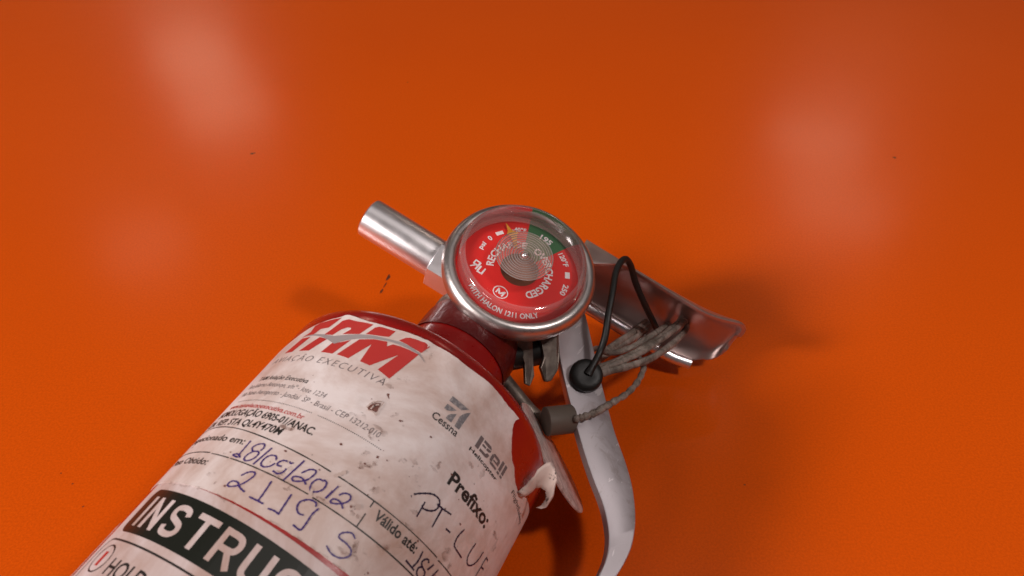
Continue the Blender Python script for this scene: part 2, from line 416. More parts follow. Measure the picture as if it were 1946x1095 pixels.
ink('grey_lettering', label1, M['inkgrey'], [
    T('AVIAÇÃO EXECUTIVA', -43.5, -6.6, 87.4, 2.0, -.012, .2, .012, 1.25),
    T('Rua Jalarno Antonon, s/nº - lote 1234', -44.0, -16.4, 78.6, 1.45, -.004, .15),
    T('Vila Nova Aeroporto - Jundiaí  SP - Brasil - CEP 13212-010', -44.5, -.2, 76.0, 1.5, -.004, .1),
    ])
ink('company_lettering', label1, M['ink'], [T('TAM Aviação Executiva', -42.0, -23.3, 81.0, 1.45, .006, .18)])
ink('web_lettering', label1, M['logored'], [T('www.tamaviacaoexecutiva.com.br', -44.0, -17.2, 71.7, 1.35, .01, .1)])
for t_ in [
    T('HOMOLOGAÇÃO 6905-01/ANAC.', -46.5, -12.6, 69.1, 1.9, .022, .1),
    T('CIA. REP. STA QL4Y470M', -48.5, -19.4, 66.2, 1.9, .022, .1),
    T('Inspecionado em:', -50.0, -26.0, 61.4, 1.75, .016),
    T('Peso Obtido:', -48.5, -31.5, 54.6, 1.75, .016),
    T('Prefixo:', 18.4, 34.6, 77.9, 3.4, .03),
    T('Válido até:', 8.8, 20.7, 60.7, 2.3, .024)]:
    ink('bold_lettering', label1, M['ink'], [t_])
# rules
d = bmesh.new()
stroke([(-60, 65.0), (-40, 65.6), (-20, 64.4), (-4.0, 63.85)], .28, d)
stroke([(-2.9, 63.8), (5, 63.8), (26.2, 63.9)], .28, d)
stroke([(26.6, 63.7), (40, 63.9), (70, 64)], .28, d)
stroke([(-60, 57.9), (-45, 57.9), (-33.6, 57.9)], .28, d)
stroke([(-32.8, 57.7), (-26.6, 57.5)], .28, d); stroke([(-26.1, 57.5), (-15, 57.3), (-5.0, 57.3)], .28, d)
stroke([(-3.9, 57.2), (10, 57.2), (40, 57.3), (70, 57.4)], .28, d)
stroke([(7.0, 63.8), (7.0, 62.2)], .26, d); stroke([(7.0, 60.6), (7.0, 57.2)], .26, d)
ink('ruled_line', label1, M['ink'], [d], .20)
d = bmesh.new()
x = -42.5
while x < 2.0:
    if not -16.2 < x < -15.0:
        stroke([(x, 74.05), (x + .2, 74.05)], .22, d, sm=False)
    x += .48
ink('dotted_line', label1, M['ink'], [d], .20)
# partner logos
ink('partner_logo', label1, M['logogrey'], [
    poly([(8.2, 95.7), (13.4, 95.7), (11.8, 94.2), (8.1, 94.1)]), poly([(8.2, 93.2), (10.9, 93.3), (10.0, 92.3), (9.0, 91.7), (8.1, 91.7)]),
    poly([(11.4, 92.6), (11.4, 89.9), (9.7, 89.9), (9.75, 90.8), (10.2, 91.6)]), poly([(14.1, 95.4), (13.9, 89.8), (12.5, 89.8), (12.3, 92.6), (12.7, 93.7), (13.3, 94.6)])])
d = bmesh.new()   # stencil letters: B e l l
for pts in ([(19.4, 89.7), (19.4, 93.0), (20.6, 93.0), (20.6, 89.7)], [(21.0, 92.3), (21.0, 93.0), (23.4, 93.0), (24.1, 92.4), (23.0, 92.2)], [(22.6, 91.9), (24.1, 92.2), (24.1, 91.7), (23.6, 91.35), (22.6, 91.3)],
            [(21.0, 91.3), (21.0, 91.8), (22.3, 91.8), (22.3, 91.3)], [(21.0, 89.7), (21.0, 90.4), (23.0, 90.4), (23.4, 91.0), (24.3, 90.9), (24.0, 90.0), (23.4, 89.7)],
            [(24.8, 90.3), (24.8, 92.0), (25.7, 92.0), (25.7, 90.3)], [(25.0, 92.2), (25.5, 92.6), (27.6, 92.6), (28.1, 92.1), (28.1, 91.3), (27.2, 91.3), (27.2, 91.9), (26.0, 91.9)], [(25.9, 90.9), (25.9, 91.3), (28.1, 91.3), (28.1, 90.9)], [(25.0, 90.1), (25.5, 89.7), (28.0, 89.7), (28.0, 90.3), (26.0, 90.3)],
            [(28.6, 90.5), (28.6, 93.2), (29.6, 93.2), (29.6, 90.5)], [(28.6, 89.6), (28.6, 90.2), (29.6, 90.2), (29.6, 89.6)],
            [(30.1, 90.5), (30.1, 93.2), (31.1, 93.2), (31.1, 90.5)], [(30.1, 89.6), (30.1, 90.2), (31.1, 90.2), (31.1, 89.6)]):
    merge(d, poly(pts))
ink('partner_logo', label1, M['inkgrey'], [d])
ink('partner_lettering', label1, M['ink'], [T('Cessna', 6.7, 14.2, 87.8, 1.9, .012), T('Helicopter', 18.6, 29.8, 87.9, 1.0, .02), T('FlightSafety', 37, 51, 90.3, 1.3, .0, .2)])
# handwriting
d = bmesh.new()
HW = [[(-24.7, 62.8), (-24.7, 60.6), (-24.6, 59.0), (-23.8, 58.2)], [(-26.3, 58.4), (-25.2, 58.9), (-23.9, 58.4)], [(-26.1, 58.3), (-24.4, 58.15)],
      [(-20.5, 61.2), (-20.3, 62.2), (-20.9, 63.0), (-22.2, 62.5), (-22.9, 61.4), (-22.1, 60.6), (-21.0, 60.9), (-20.3, 60.4), (-20.6, 58.9), (-21.8, 58.0), (-22.7, 58.4), (-22.6, 59.5), (-22.0, 60.5)],
      [(-18.5, 62.8), (-19.6, 57.8)], [(-15.6, 60.6), (-16.3, 61.4), (-17.5, 61.1), (-18.2, 59.9), (-18.0, 58.5), (-16.9, 58.2), (-15.8, 58.9), (-15.3, 59.9)],
      [(-11.9, 61.7), (-12.3, 61.3), (-12.8, 61.6)], [(-13.2, 61.4), (-14.2, 61.2), (-14.8, 60.3), (-14.5, 59.7), (-13.6, 59.9)], [(-12.3, 59.9), (-12.5, 58.8), (-13.2, 58.1), (-14.6, 58.2)],
      [(-10.2, 63.2), (-11.2, 57.4)], [(-9.0, 60.5), (-8.0, 62.0), (-6.8, 62.4), (-6.5, 61.6), (-7.2, 59.6), (-9.0, 58.3), (-9.9, 58.5), (-9.7, 59.2), (-8.2, 59.6), (-6.6, 58.8)],
      [(-4.0, 61.3), (-5.2, 61.1), (-5.8, 59.7), (-5.2, 58.3), (-4.0, 58.5), (-3.1, 59.8), (-3.3, 61.3), (-4.2, 61.6)], [(-.9, 62.0), (-1.5, 58.5)], [(-1.3, 60.5), (-1.6, 58.4)],
      [(.3, 60.5), (1.0, 61.5), (2.2, 61.8), (2.7, 61.0), (2.2, 59.8), (.9, 58.7), (-.3, 58.3), (-.2, 59.2), (.8, 59.5), (1.7, 59.3), (2.6, 58.6)],
      [(-20.1, 54.6), (-19.2, 55.8), (-17.9, 56.3), (-17.4, 55.4), (-18.5, 52.9), (-20.3, 51.6), (-21.3, 51.7), (-21.1, 52.7), (-19.7, 53.0), (-18.2, 52.1), (-16.6, 51.7)],
      [(-13.2, 56.1), (-12.9, 53.5), (-12.8, 51.3)], [(-15.0, 51.2), (-13.0, 51.2), (-11.4, 51.2)], [(-7.8, 55.6), (-7.6, 53), (-7.4, 50.9)], [(-10.0, 50.8), (-8.5, 51.0), (-7.2, 50.8)],
      [(-2.1, 55.9), (-2.6, 56.6), (-4.0, 56.5), (-5.3, 55.3), (-5.2, 53.9), (-4.2, 53.0), (-3.1, 53.2)], [(-1.4, 56.0), (-1.8, 54.4), (-1.7, 52.4), (-1.7, 50.9), (-2.0, 50.3), (-3.7, 50.5)],
      [(8.2, 55.1), (7.2, 55.6), (6.2, 55.3), (5.2, 54.3), (5.4, 53.4), (7.3, 53.3), (8.8, 52.8), (9.1, 51.6), (7.8, 50.3), (5.9, 50.0), (4.2, 50.7)]]
for s in HW: stroke(s, .37, d)
ink('handwriting', label1, M['pen'], [d], .25, label='purple handwritten date and weight')
d = bmesh.new()
for s in ([(13.0, 69.7), (13.15, 69.85)], [(13.3, 70.5), (15.0, 72.1), (17.1, 73.5), (18.9, 73.6), (19.7, 72.6), (19.5, 71.2), (18.4, 70.1), (16.9, 69.5), (16.2, 69.9)], [(16.4, 70.9), (16.6, 67.1)],
          [(19.1, 72.5), (21.3, 72.7), (23.6, 73.2)], [(20.8, 72.4), (21.0, 67.8)], [(24.2, 70.0), (25.8, 70.1)], [(28.9, 73.4), (28.3, 71.2), (28.4, 69.5), (29.1, 68.7), (32.6, 68.5)],
          [(34.5, 73.8), (34.2, 71.6), (34.4, 69.8), (35.6, 68.9), (37.2, 69.8), (38.4, 71.8), (38.8, 74.5)], [(41.2, 74.6), (42.7, 74.6)], [(41.0, 71.9), (42.9, 72.4)], [(41.2, 74.4), (41.0, 69.0)],
          [(22.2, 62.5), (22.4, 60.2), (22.0, 58.4)], [(19.8, 58.5), (22.8, 58.2)], [(25.0, 61.6), (24.5, 62.1), (23.7, 61.6), (23.4, 60.6), (24.2, 60.0), (25.4, 59.6), (25.6, 58.4), (24.6, 57.8), (23.6, 58.3), (23.4, 59.3), (24.2, 60.1)], [(25.6, 60.4), (26.4, 62.3)], [(27.3, 59.0), (28.2, 62.3)]):
    stroke(s, .40, d, sm=len(s) > 2)
ink('handwriting', label1, M['pendark'], [d], .25, label='dark handwritten registration letters')
# torn spots: a lifted flap over a dark hole
d = bmesh.new()
merge(d, poly([(-6.3, 81.0), (-5.9, 82.3), (-5.0, 83.3), (-4.3, 83.6), (-4.0, 82.4), (-3.9, 81.0), (-4.9, 80.9), (-5.7, 80.6)]))
merge(d, poly([(-4.7, 86.6), (-4.1, 86.9), (-3.9, 86.3), (-3.4, 85.6), (-4.3, 86.1)])); merge(d, poly([(1.9, 72.4), (2.4, 72.6), (2.5, 72.0), (2.0, 71.9)]))
merge(d, poly([(-2.4, 64.6), (-1.9, 64.7), (-1.8, 64.1), (-2.4, 64.0)]))
HOLE = M['hole'] = mat('torn_paper_grime', (.16, .055, .04), .6)
ink('tear_hole', label1, HOLE, [d], .19)
d = bmesh.new()
for s, wd in (([(-6.4, 80.9), (-6.1, 82.4), (-5.1, 83.6), (-4.3, 84.0)], .35), ([(-5.4, 81.0), (-5.1, 82.2), (-4.4, 83.0)], .4), ([(-3.9, 84.2), (-3.9, 82.2), (-3.5, 80.4)], .22), ([(-6.1, 80.4), (-4.6, 80.7), (-3.6, 80.3)], .2),
              ([(-2.9, 63.3), (-2.2, 64.3), (-1.4, 65.6)], .8), ([(4.4, 60.5), (5.4, 60.9)], 1.1), ([(-5.0, 58.6), (-4.4, 57.2)], .5), ([(25.6, 62.9), (26.4, 63.5), (26.8, 63.9)], .2)):
    stroke(s, wd, d)
ink('paper_scrap', label1, M['peel'], [d], .32)
d = bmesh.new()
rnd = random.Random(3)
for k in range(42):
    x = rnd.uniform(-30, 32); y = rnd.uniform(50, 86) if rnd.random() < .8 else rnd.uniform(50, 103); r = rnd.choice((.10, .13, .18, .26))
    n = 7; merge(d, poly([(x + r * (.6 + .7 * rnd.random()) * math.cos(6.28 * q / n) * 1.3, y + r * (.6 + .7 * rnd.random()) * math.sin(6.28 * q / n)) for q in range(n)]))
ink('dirt_speck', label1, HOLE, [d], .24).data['n'] = 1
bpy.data.objects['dirt_speck']['kind'] = 'stuff'
def stainmat(name, col, fac):
    m = bpy.data.materials.new(name); m.use_nodes = True; n = m.node_tree.nodes; l = m.node_tree.links
    tr = n.new('ShaderNodeBsdfTransparent'); mx = n.new('ShaderNodeMixShader'); b = n['Principled BSDF']
    b.inputs['Base Color'].default_value = (*col, 1); b.inputs['Roughness'].default_value = .55
    tc = n.new('ShaderNodeTexCoord'); t = n.new('ShaderNodeTexNoise'); t.inputs['Scale'].default_value = 420; t.inputs['Detail'].default_value = 6
    rp = n.new('ShaderNodeMapRange'); rp.inputs['From Min'].default_value = .42; rp.inputs['From Max'].default_value = .66; rp.inputs['To Max'].default_value = fac
    l.new(tc.outputs['Object'], t.inputs['Vector']); l.new(t.outputs['Fac'], rp.inputs['Value']); l.new(rp.outputs[0], mx.inputs[0])
    l.new(tr.outputs[0], mx.inputs[1]); l.new(b.outputs[0], mx.inputs[2]); l.new(mx.outputs[0], n['Material Output'].inputs['Surface']); return m
M['stain'] = stainmat('brown_stain', (.24, .12, .08), .36)
rnd = random.Random(21); d = bmesh.new()
for cx, cy, rad_, cnt in ((-.6, 70.8, 1.2, 7), (.8, 69.2, 1.3, 7), (3.5, 71.5, 1.6, 6), (8, 76, 1.5, 5), (5.5, 66.2, 2.0, 6), (12, 74.5, 1.4, 5), (13.8, 79, 1.2, 5), (-1, 83.5, 1.2, 4), (-7, 77.6, 1.6, 7), (-2, 76, 1.5, 6),
                         (4.3, 61.0, 1.4, 8), (6.0, 59.6, 1.0, 5), (-2.2, 57.3, 1.0, 6), (-9.6, 57.0, 1.2, 5), (-27.5, 57.5, 1.0, 5), (-26, 52, 1.6, 4), (30, 66, 3.0, 6), (-14, 60, 2, 5), (-20, 70, 2.2, 5), (22, 86, 2, 4), (16, 64.5, 2.2, 5), (-6, 89, 1.5, 4), (-1.5, 101.5, 1.2, 5), (38, 80, 2.5, 5), (10, 53, 2.4, 6), (14, 58.5, 1.6, 5)):
    for k in range(cnt):
        x = cx + rnd.gauss(0, rad_ * .7); y = cy + rnd.gauss(0, rad_ * .7); r = rad_ * rnd.uniform(.15, .7) ** 1.0; n = 11; sx = rnd.uniform(.5, 1.6)
        merge(d, poly([(x + r * sx * rnd.uniform(.45, 1.2) * math.cos(6.28 * q / n), y + r / sx * rnd.uniform(.45, 1.2) * math.sin(6.28 * q / n) * .8) for q in range(n)]))
ink('stain', label1, M['stain'], [d], .235)['kind'] = 'stuff'
d = bmesh.new()
x = -47
while x < 60:
    ln = rnd.uniform(1, 5); y = 48.75 - .004 * (x + 10)
    if rnd.random() < .65: stroke([(x, y + rnd.uniform(-.2, .3)), (x + ln / 2, y + rnd.uniform(-.3, .4)), (x + ln, y + rnd.uniform(-.2, .3))], rnd.uniform(.25, .7), d)
    x += ln + rnd.uniform(0, 2)
ink('edge_grime', label1, M['stain'], [d], .25)['kind'] = 'stuff'

# curled flap of torn label
FO = [(-33.6, 23.9, 92.3), (-34.5, 25.7, 94.1), (-34.8, 28.5, 95.4), (-35.1, 29.8, 97.2), (-36.3, 30.7, 100.4), (-38.5, 30.3, 99.8), (-40.1, 29.8, 98.0), (-40.8, 28.9, 95.4), (-41.2, 26.9, 93.7), (-41.2, 24.0, 92.9), (-40.2, 22.4, 92.4)]
FI = [(-34.6, 23.0, 92.4), (-36.0, 22.2, 93.2), (-36.7, 22.8, 94.4), (-36.5, 25.1, 94.7), (-37.3, 25.7, 95.4), (-38.4, 25.9, 95.7), (-39.5, 26.0, 95.5), (-40.2, 25.3, 95.1), (-40.7, 24.0, 94.0), (-40.5, 23.2, 93.2), (-39.9, 22.6, 92.3)]
bm = bmesh.new(); fo = catmull(FO, 4); fi = catmull(FI, 4); rows = []
rnd = random.Random(5)
for i, (p, q) in enumerate(zip(fo, fi)):
    row = []
    for k in range(7):
        t = k / 6; c = p.lerp(q, t); bulge = math.sin(t * math.pi) * 1.0
        o = Vector((c.x, c.y, 0)).normalized()
        c = c + o * (bulge + .12 * math.sin(i * .9) + .08 * rnd.random())
        if k in (0, 6): c = c + Vector((rnd.uniform(-.12, .12), rnd.uniform(-.12, .12), rnd.uniform(-.15, .15)))
        row.append(bm.verts.new(V(*c)))
    rows.append(row)
for a, b in zip(rows, rows[1:]):
    for k in range(6): bm.faces.new([a[k], a[k + 1], b[k + 1], b[k]])
fl = finish('torn_flap', bm, M['peel'], label1, angle=80, label='curled torn corner of the paper label')
so = fl.modifiers.new('thickness', 'SOLIDIFY'); so.thickness = .00008

# ---- lower instruction label (tilted a little on the bottle)
TL = -.045
def wl(x, y, off): return wrapv(x, y + TL * (x + 38) , off)
bm = poly([(-46.5, -60), (45, -60), (45, 49.6), (-46.5, 49.6)]); cut_grid(bm, 2.5)
wrap(bm, .05, wl); thick(bm, .04)
label2 = finish('instruction_label', bm, M['paper2'], ext, label='white instruction sticker with black header')
def rr(x0, x1, y0, y1, r, n=6):
    out = []
    for cx, cy, a0 in ((x1 - r, y1 - r, 0), (x0 + r, y1 - r, 90), (x0 + r, y0 + r, 180), (x1 - r, y0 + r, 270)):
        for k in range(n + 1):
            t = R_(a0 + 90 * k / n); out.append((cx + r * math.cos(t), cy + r * math.sin(t)))
    return out
ink('header_panel', label2, M['blackhead'], [poly(rr(-42.3, 42, 36.3, 47.3, 2.2))], .075, fx=wl, step=2)
GL = {'I': ([[(.68, 0), (.68, 6.9)]], ''), 'N': ([[(.68, 0), (.68, 6.9)], [(.5, 6.6), (4.7, .3)], [(4.52, 0), (4.52, 6.9)]], ''),
      'S': ([[(4.75, 4.9), (4.3, 5.9), (2.7, 6.3), (1.1, 5.9), (.75, 4.9), (1.3, 4.0), (2.7, 3.5), (4.3, 2.9), (4.7, 1.8), (3.9, .85), (2.6, .6), (1.0, .9), (.55, 2.1)]], 's'),
      'T': ([[(0, 6.25), (5.6, 6.25)], [(2.8, 0), (2.8, 6.2)]], ''), 'R': ([[(.68, 0), (.68, 6.9)], [(3.2, 3.0), (5.1, 0)], [(.7, 6.25), (3.1, 6.25), (4.3, 5.9), (4.75, 4.8), (4.3, 3.6), (3.1, 3.2), (.7, 3.2)]], 'r'),
      'U': ([[(.68, 6.9), (.68, 2.6), (.95, 1.3), (1.9, .65), (2.7, .6), (3.6, .7), (4.5, 1.3), (4.75, 2.6), (4.75, 6.9)]], 'u'),
      'C': ([[(4.9, 4.7), (4.2, 5.9), (2.8, 6.3), (1.4, 5.8), (.7, 4.6), (.65, 3.4), (.7, 2.2), (1.4, 1.0), (2.8, .6), (4.2, 1.0), (4.95, 2.3)]], 's'),
      'O': ([[(3, 6.3), (4.6, 5.7), (5.3, 4.4), (5.35, 3.4), (5.3, 2.4), (4.6, 1.1), (3, .6), (1.4, 1.1), (.7, 2.4), (.65, 3.4), (.7, 4.4), (1.4, 5.7), (3, 6.3)]], 's')}
for ch, x0 in zip('INSTRUCTIONS', (-38.9, -36.0, -28.9, -21.6, -14.3, -7.2, -.4, 6.3, 13.2, 15.6, 23.2, 30.1)):
    d = bmesh.new()
    for st in GL[ch][0]: stroke([(x0 + x * 1.03, 37.95 + y * 1.08) for x, y in st], 1.32, d, n=5, sm=GL[ch][1] != '', var=0)
    ink('header_letter', label2, M['paper2'], [d], .10, fx=wl)
d = bmesh.new(); o_ = rr(-44.0, 44, -55, 34.4, 3.2)
stroke(o_ + [o_[0]], .38, d, sm=False)
ci = [(-38.6 + 3.1 * math.cos(R_(t)), 29.9 + 3.1 * math.sin(R_(t))) for t in range(0, 361, 15)]
stroke(ci, .35, d, sm=False)
ink('box_outline', label2, M['ink'], [d], .075, fx=wl)
ink('step_number', label2, M['logored'], [T('1', -39.2, -37.9, 28.3, 3.2, .02)], .08, fx=wl)
ink('step_lettering', label2, M['ink'], [T('HOLD UPRIGHT', -33.5, -1.5, 27.3, 3.6, .012), T('PULL RING PIN', -33.5, 1.5, 21.0, 3.6, .012)], .08, fx=wl)
bm = poly([(-58, 5), (-49.5, 5), (-49.5, 38), (-51, 39.5), (-58, 39.5)]); cut_grid(bm, 2); wrap(bm, .06); thick(bm, .05)
finish('side_sticker', bm, M['paper2'], ext)

# ---- nozzle
bm = lathe([(0, 0), (3.0, 0), (3.0, 0)][:1] + [(6.7, 0), (6.8, .5), (6.8, 28), (6.7, 29.7), (6.1, 30.2), (3.4, 30.2), (3.2, 29.6), (3.2, 20), (0, 20)], on_axis((22.6, 0, 162), (1, 0, 0)), 64)
nz = finish('nozzle', bm, M['alu'], ext)
def hexprof(c, dirv, rad, length, ch, rot=0, m_='alu', name='hex_nut', parent=ext, seg=6):
    f = on_axis(c, dirv); bm = bmesh.new(); rings = []
    for rr_, z in ((rad * .9, 0), (rad, ch), (rad, length - ch), (rad * .9, length)):
        rings.append([bm.verts.new(f(rr_ * math.cos(R_(rot + 360 * k / seg)), rr_ * math.sin(R_(rot + 360 * k / seg)), z)) for k in range(seg)])
    for a, b in zip(rings, rings[1:]):
        for k in range(seg): bm.faces.new([a[k], a[(k + 1) % seg], b[(k + 1) % seg], b[k]])
    bm.faces.new(rings[0]); bm.faces.new(list(reversed(rings[-1])))
    return finish(name, bm, M[m_], parent, smooth=False)
hexprof((8, 0, 162), (1, 0, 0), 9.3, 17.3, .35, -7, name='nozzle_base')
# ---- valve
finish('valve_body', lathe([(0, 146.9), (9.5, 146.9), (10.5, 148), (10.5, 170), (9, 173), (5, 174), (5, 181), (0, 181)], AX, 48), M['dullmetal'], ext)
# ---- gauge
gau = finish('gauge', lathe([(0, -9), (6.5, -9), (6.5, -7), (16, -6.6), (21.6, -5.8), (23.6, -4.2), (24.4, -2.2), (24.5, -.4), (24.0, 1.2), (22.9, 2.4), (21.6, 2.7), (20.7, 2.1), (20.25, 1.0), (20.2, -1.2), (0, -1.2)][:-1] + [(20.2, -1.2)], GP, 128), M['bezel'], ext, angle=60, label='round pressure gauge with red dial')
finish('gauge_stem', lathe([(7, 7), (7, 16)], on_axis((-1.2, 0, 161), (0, 1, 0)), 32), M['bezel'], ext)
# dial with hole, split into sectors
def sector(r0, r1, a0, a1, z, n):
    bm = bmesh.new(); pr = None
    for k in range(n + 1):
        t = a0 + (a1 - a0) * k / n; c = (bm.verts.new(GPOL(r0, t, z)), bm.verts.new(GPOL(r1, t, z)))
        if pr: bm.faces.new([pr[0], pr[1], c[1], c[0]])
        pr = c
    return bm
dial = finish('dial', sector(6.1, 20.2, 0, 360, -.7, 96), M['dialred'], gau, smooth=False)
finish('green_zone', sector(6.1, 20.15, -17.5, 28.5, -.66, 24), M['dialgreen'], dial, smooth=False)
finish('dial_recess', lathe([(6.1, -.72), (6.1, -4.2), (0, -4.4)], GP, 48), M['brown'], gau)
def arc_text(body, rbase, mid_deg, cap, width_mm, inward=False, bold=.01):
    """letters standing on a circle: tops outward (clockwise) or tops inward (anticlockwise)"""
    b = place_text(text_bm(body, bold), -width_mm / 2, width_mm / 2, 0, cap)
    for v in b.verts:
        x, y = v.co.x, v.co.y
        if inward: r = rbase - y; t = mid_deg - math.degrees(x / rbase)
        else: r = rbase + y; t = mid_deg + math.degrees(x / (rbase + cap * .5))
        v.co = GPOL(r, t, -.60)
    return b
d = bmesh.new()
for args in (('RECHARGE', 8.3, -65, 2.3, 17.0), ('OVERCHARGED', 8.3, 72, 2.4, 22.6), ('-40°F', 14.6, -28.5, 1.5, 4.6), ('195', 14.4, 7, 1.9, 4.4), ('120°F', 14.6, 41, 1.7, 5.2),
             ('250', 14.6, 84.5, 1.7, 4.2), ('0', 13.5, -70, 1.7, 1.2), ('psi', 13.5, -86, 1.5, 2.9)):
    merge(d, arc_text(*args, bold=.03))
merge(d, arc_text('WITH HALON 1211 ONLY', 17.7, 174.5, 1.8, 26.4, True, .03))
finish('dial_lettering', d, M['white'], dial, smooth=False)
def gflat(pts, z=-.6):
    b = poly(pts)
    for v in b.verts: v.co = GP(v.co.x, v.co.y, z)
    return b
d = bmesh.new()
def gbar(r, deg, wr, wt):
    t = R_(deg); e = Vector((math.sin(t), math.cos(t))); u = Vector((e.y, -e.x)); c = e * r
    return gflat([tuple(c + e * wr / 2 * sx + u * wt / 2 * sy) for sx, sy in ((1, 1), (1, -1), (-1, -1), (-1, 1))])
merge(d, gbar(14.6, -54.5, 1.3, 2.6)); merge(d, gbar(15.4, 63, 1.6, 2.4))
# recognised-component mark: reversed R and U drawn with bars, rotated
def gst(pts, wd, c, rot):
    b = bmesh.new(); stroke(pts, wd, b, sm=False)
    for v in b.verts:
        x, y = v.co.x, v.co.y; cr, sr = math.cos(R_(rot)), math.sin(R_(rot))
        v.co = GP(c[0] + x * cr - y * sr, c[1] + x * sr + y * cr, -.6)
    return b
c_ = (12.9 * math.sin(R_(-121)), 12.9 * math.cos(R_(-121)))
for s in ([(-.3, -1.5), (-.3, 1.6)], [(-.3, 1.5), (-2.0, 1.5)], [(-2.0, 1.75), (-2.0, .1)], [(-2.2, .1), (-.3, .1)], [(-1.0, .1), (-2.3, -1.5)], [(.5, .7), (.5, -1.5)], [(.3, -1.7), (2.1, -1.7)], [(2.1, -1.95), (2.1, .7)]):
    merge(d, gst(s, .55, c_, -4))
c_ = (10.9 * math.sin(R_(-175)), 10.9 * math.cos(R_(-175)))
ring = [(2.35 * math.cos(R_(t)), 2.0 * math.sin(R_(t))) for t in range(0, 361, 12)]
merge(d, gst(ring, .3, c_, -8))
for s in ([(-1.1, -1.0), (-1.1, 1.0)], [(-1.1, .9), (0, -.7)], [(0, -.7), (1.1, .9)], [(1.1, 1.0), (1.1, -1.0)]): merge(d, gst(s, .5, c_, -8))
finish('dial_mark', d, M['white'], dial, smooth=False)
# pointer
bm = bmesh.new()
vs = [bm.verts.new(p) for p in (GPOL(17.2, -44, .6), GPOL(14.3, -39.5, .6), GPOL(13.3, -31, .6), GPOL(12.2, -33, .6), GPOL(7, -36, .6), GPOL(7, -41, .6), GPOL(12.3, -43, .6), GPOL(12.8, -48, .6), GPOL(14.2, -44.5, .6))]; bm.faces.new(vs)
r = bmesh.ops.extrude_face_region(bm, geom=bm.faces[:])
for v in [g for g in r['geom'] if isinstance(g, bmesh.types.BMVert)]: v.co -= Vector(gn) * .0003
finish('pointer', bm, M['yellow'], gau, smooth=False)
# clear dome
dome = finish('gauge_dome', lathe([(19.2, 6.9), (18.6, 7.25), (17.8, 7.3), (17.0, 7.1), (16.5, 6.8), (0, 6.8)], GP, 128), M['glass'], gau, angle=60)
finish('dome_wall', lathe([(19.9, -.5), (19.85, 2), (19.8, 5.6), (19.6, 6.5), (19.2, 6.9)], GP, 128), M['glasswall'], dome, angle=60)
finish('dome_rim', lathe([(19.7, 5.9), (19.75, 6.5), (19.4, 7.0), (18.8, 7.35), (18.2, 7.4)], GP, 128), M['glassrim'], dome, angle=60)
bm = bmesh.new(); pr = None
for k in range(81):
    t = -112 + 210 * k / 80; q = math.sin(math.pi * k / 80) ** .7
    c = (bm.verts.new(GPOL(19.9 - 2.3 * q, t, .4)), bm.verts.new(GPOL(19.95, t, .9)))
    if pr: bm.faces.new([pr[0], pr[1], c[1], c[0]])
    pr = c
finish('refraction_haze', bm, M['hazepaint'], dome, smooth=False)  # added arc, stands in for refraction haze at the top of the dome
finish('centre_disc', lathe([(8.9, 6.95), (8.6, 7.1), (0, 7.1)], GP, 72), M['glassdisc'], dome)
bm = bmesh.new()
for k in range(10):
    rr0 = 1.5 + k * .82 + .09 * math.sin(k * 2.1)
    segs = 96; rs = []
    for q in range(segs):
        t = 2 * math.pi * q / segs; ring_ = []
        for j in range(6):
            a_ = 2 * math.pi * j / 6; ring_.append(bm.verts.new(GP((rr0 + .13 * math.cos(a_)) * math.cos(t), (rr0 + .13 * math.cos(a_)) * math.sin(t), 7.2 + .13 * math.sin(a_))))
        rs.append(ring_)
    for q in range(segs):
        a, b = rs[q], rs[(q + 1) % segs]
        for j in range(6): bm.faces.new([a[j], a[(j + 1) % 6], b[(j + 1) % 6], b[j]])
finish('groove_ring', bm, M['glassring'], dome)
finish('pivot_pin', lathe([(.95, 7.1), (.95, 7.3), (.75, 7.8), (.4, 8.0), (0, 8.1)], GP, 24), M['alu'], dome)
bm = bmesh.new(); pr = None; rnd = random.Random(9)
for k in range(25):
    t = -82 + 30 * k / 24; wd = .75 * math.sin(math.pi * k / 24) + .1 + .25 * rnd.random()
    c = (bm.verts.new(GPOL(20.3, t, 2.6)), bm.verts.new(GPOL(20.4 + wd, t, 3.0)))
    if pr: bm.faces.new([pr[0], pr[1], c[1], c[0]])
    pr = c
fz = finish('paper_remnant', bm, M['peel'], gau); so = fz.modifiers.new('thickness', 'SOLIDIFY'); so.thickness = .0003

# ---- squeeze lever: open channel running away from the nozzle
def lever_section(l):
    """list of (h, s) mid-line points for the channel at distance -l"""
    t = max(0, min(1, (-l - 14) / 59.0))
    web = 199.5 + 4.0 * max(0, (t - .45) / .55) ** 1.4
    edge = 191.6 + 4.5 * max(0, (t - .78) / .22) ** 1.5
    w = 14.0
    u = max(0, min(1, (-l - 17) / 14)); u = u * u * (3 - 2 * u)
    pts = []
    if True:
        free = 182.5 + (edge - .6 - 182.5) * u
        for k in range(5): pts.append((w + .3, free + (edge - free) * k / 4 if u < 1 else edge - .6 + .6 * k / 4))
    n = 18
    for k in range(1, n + 1):
        q = 1 - k / n * 1.86
        s = web - (web - edge) * abs(q) ** 2.4
        pts.append((w * q, s))
    hb, sb = pts[-1]
    low = max(0, 1 - max(0, (t - .70) / .30) ** 2)
    for k in range(1, 6): pts.append((hb - 2.8 * k / 5 * low - .2 * k / 5, sb - 4.6 * k / 5 * low))
    return pts
bm = bmesh.new(); rows = []
ls = [-14 - 59 * k / 44 for k in range(45)]
for l in ls: rows.append([bm.verts.new(V(l, h, s)) for h, s in lever_section(l)])
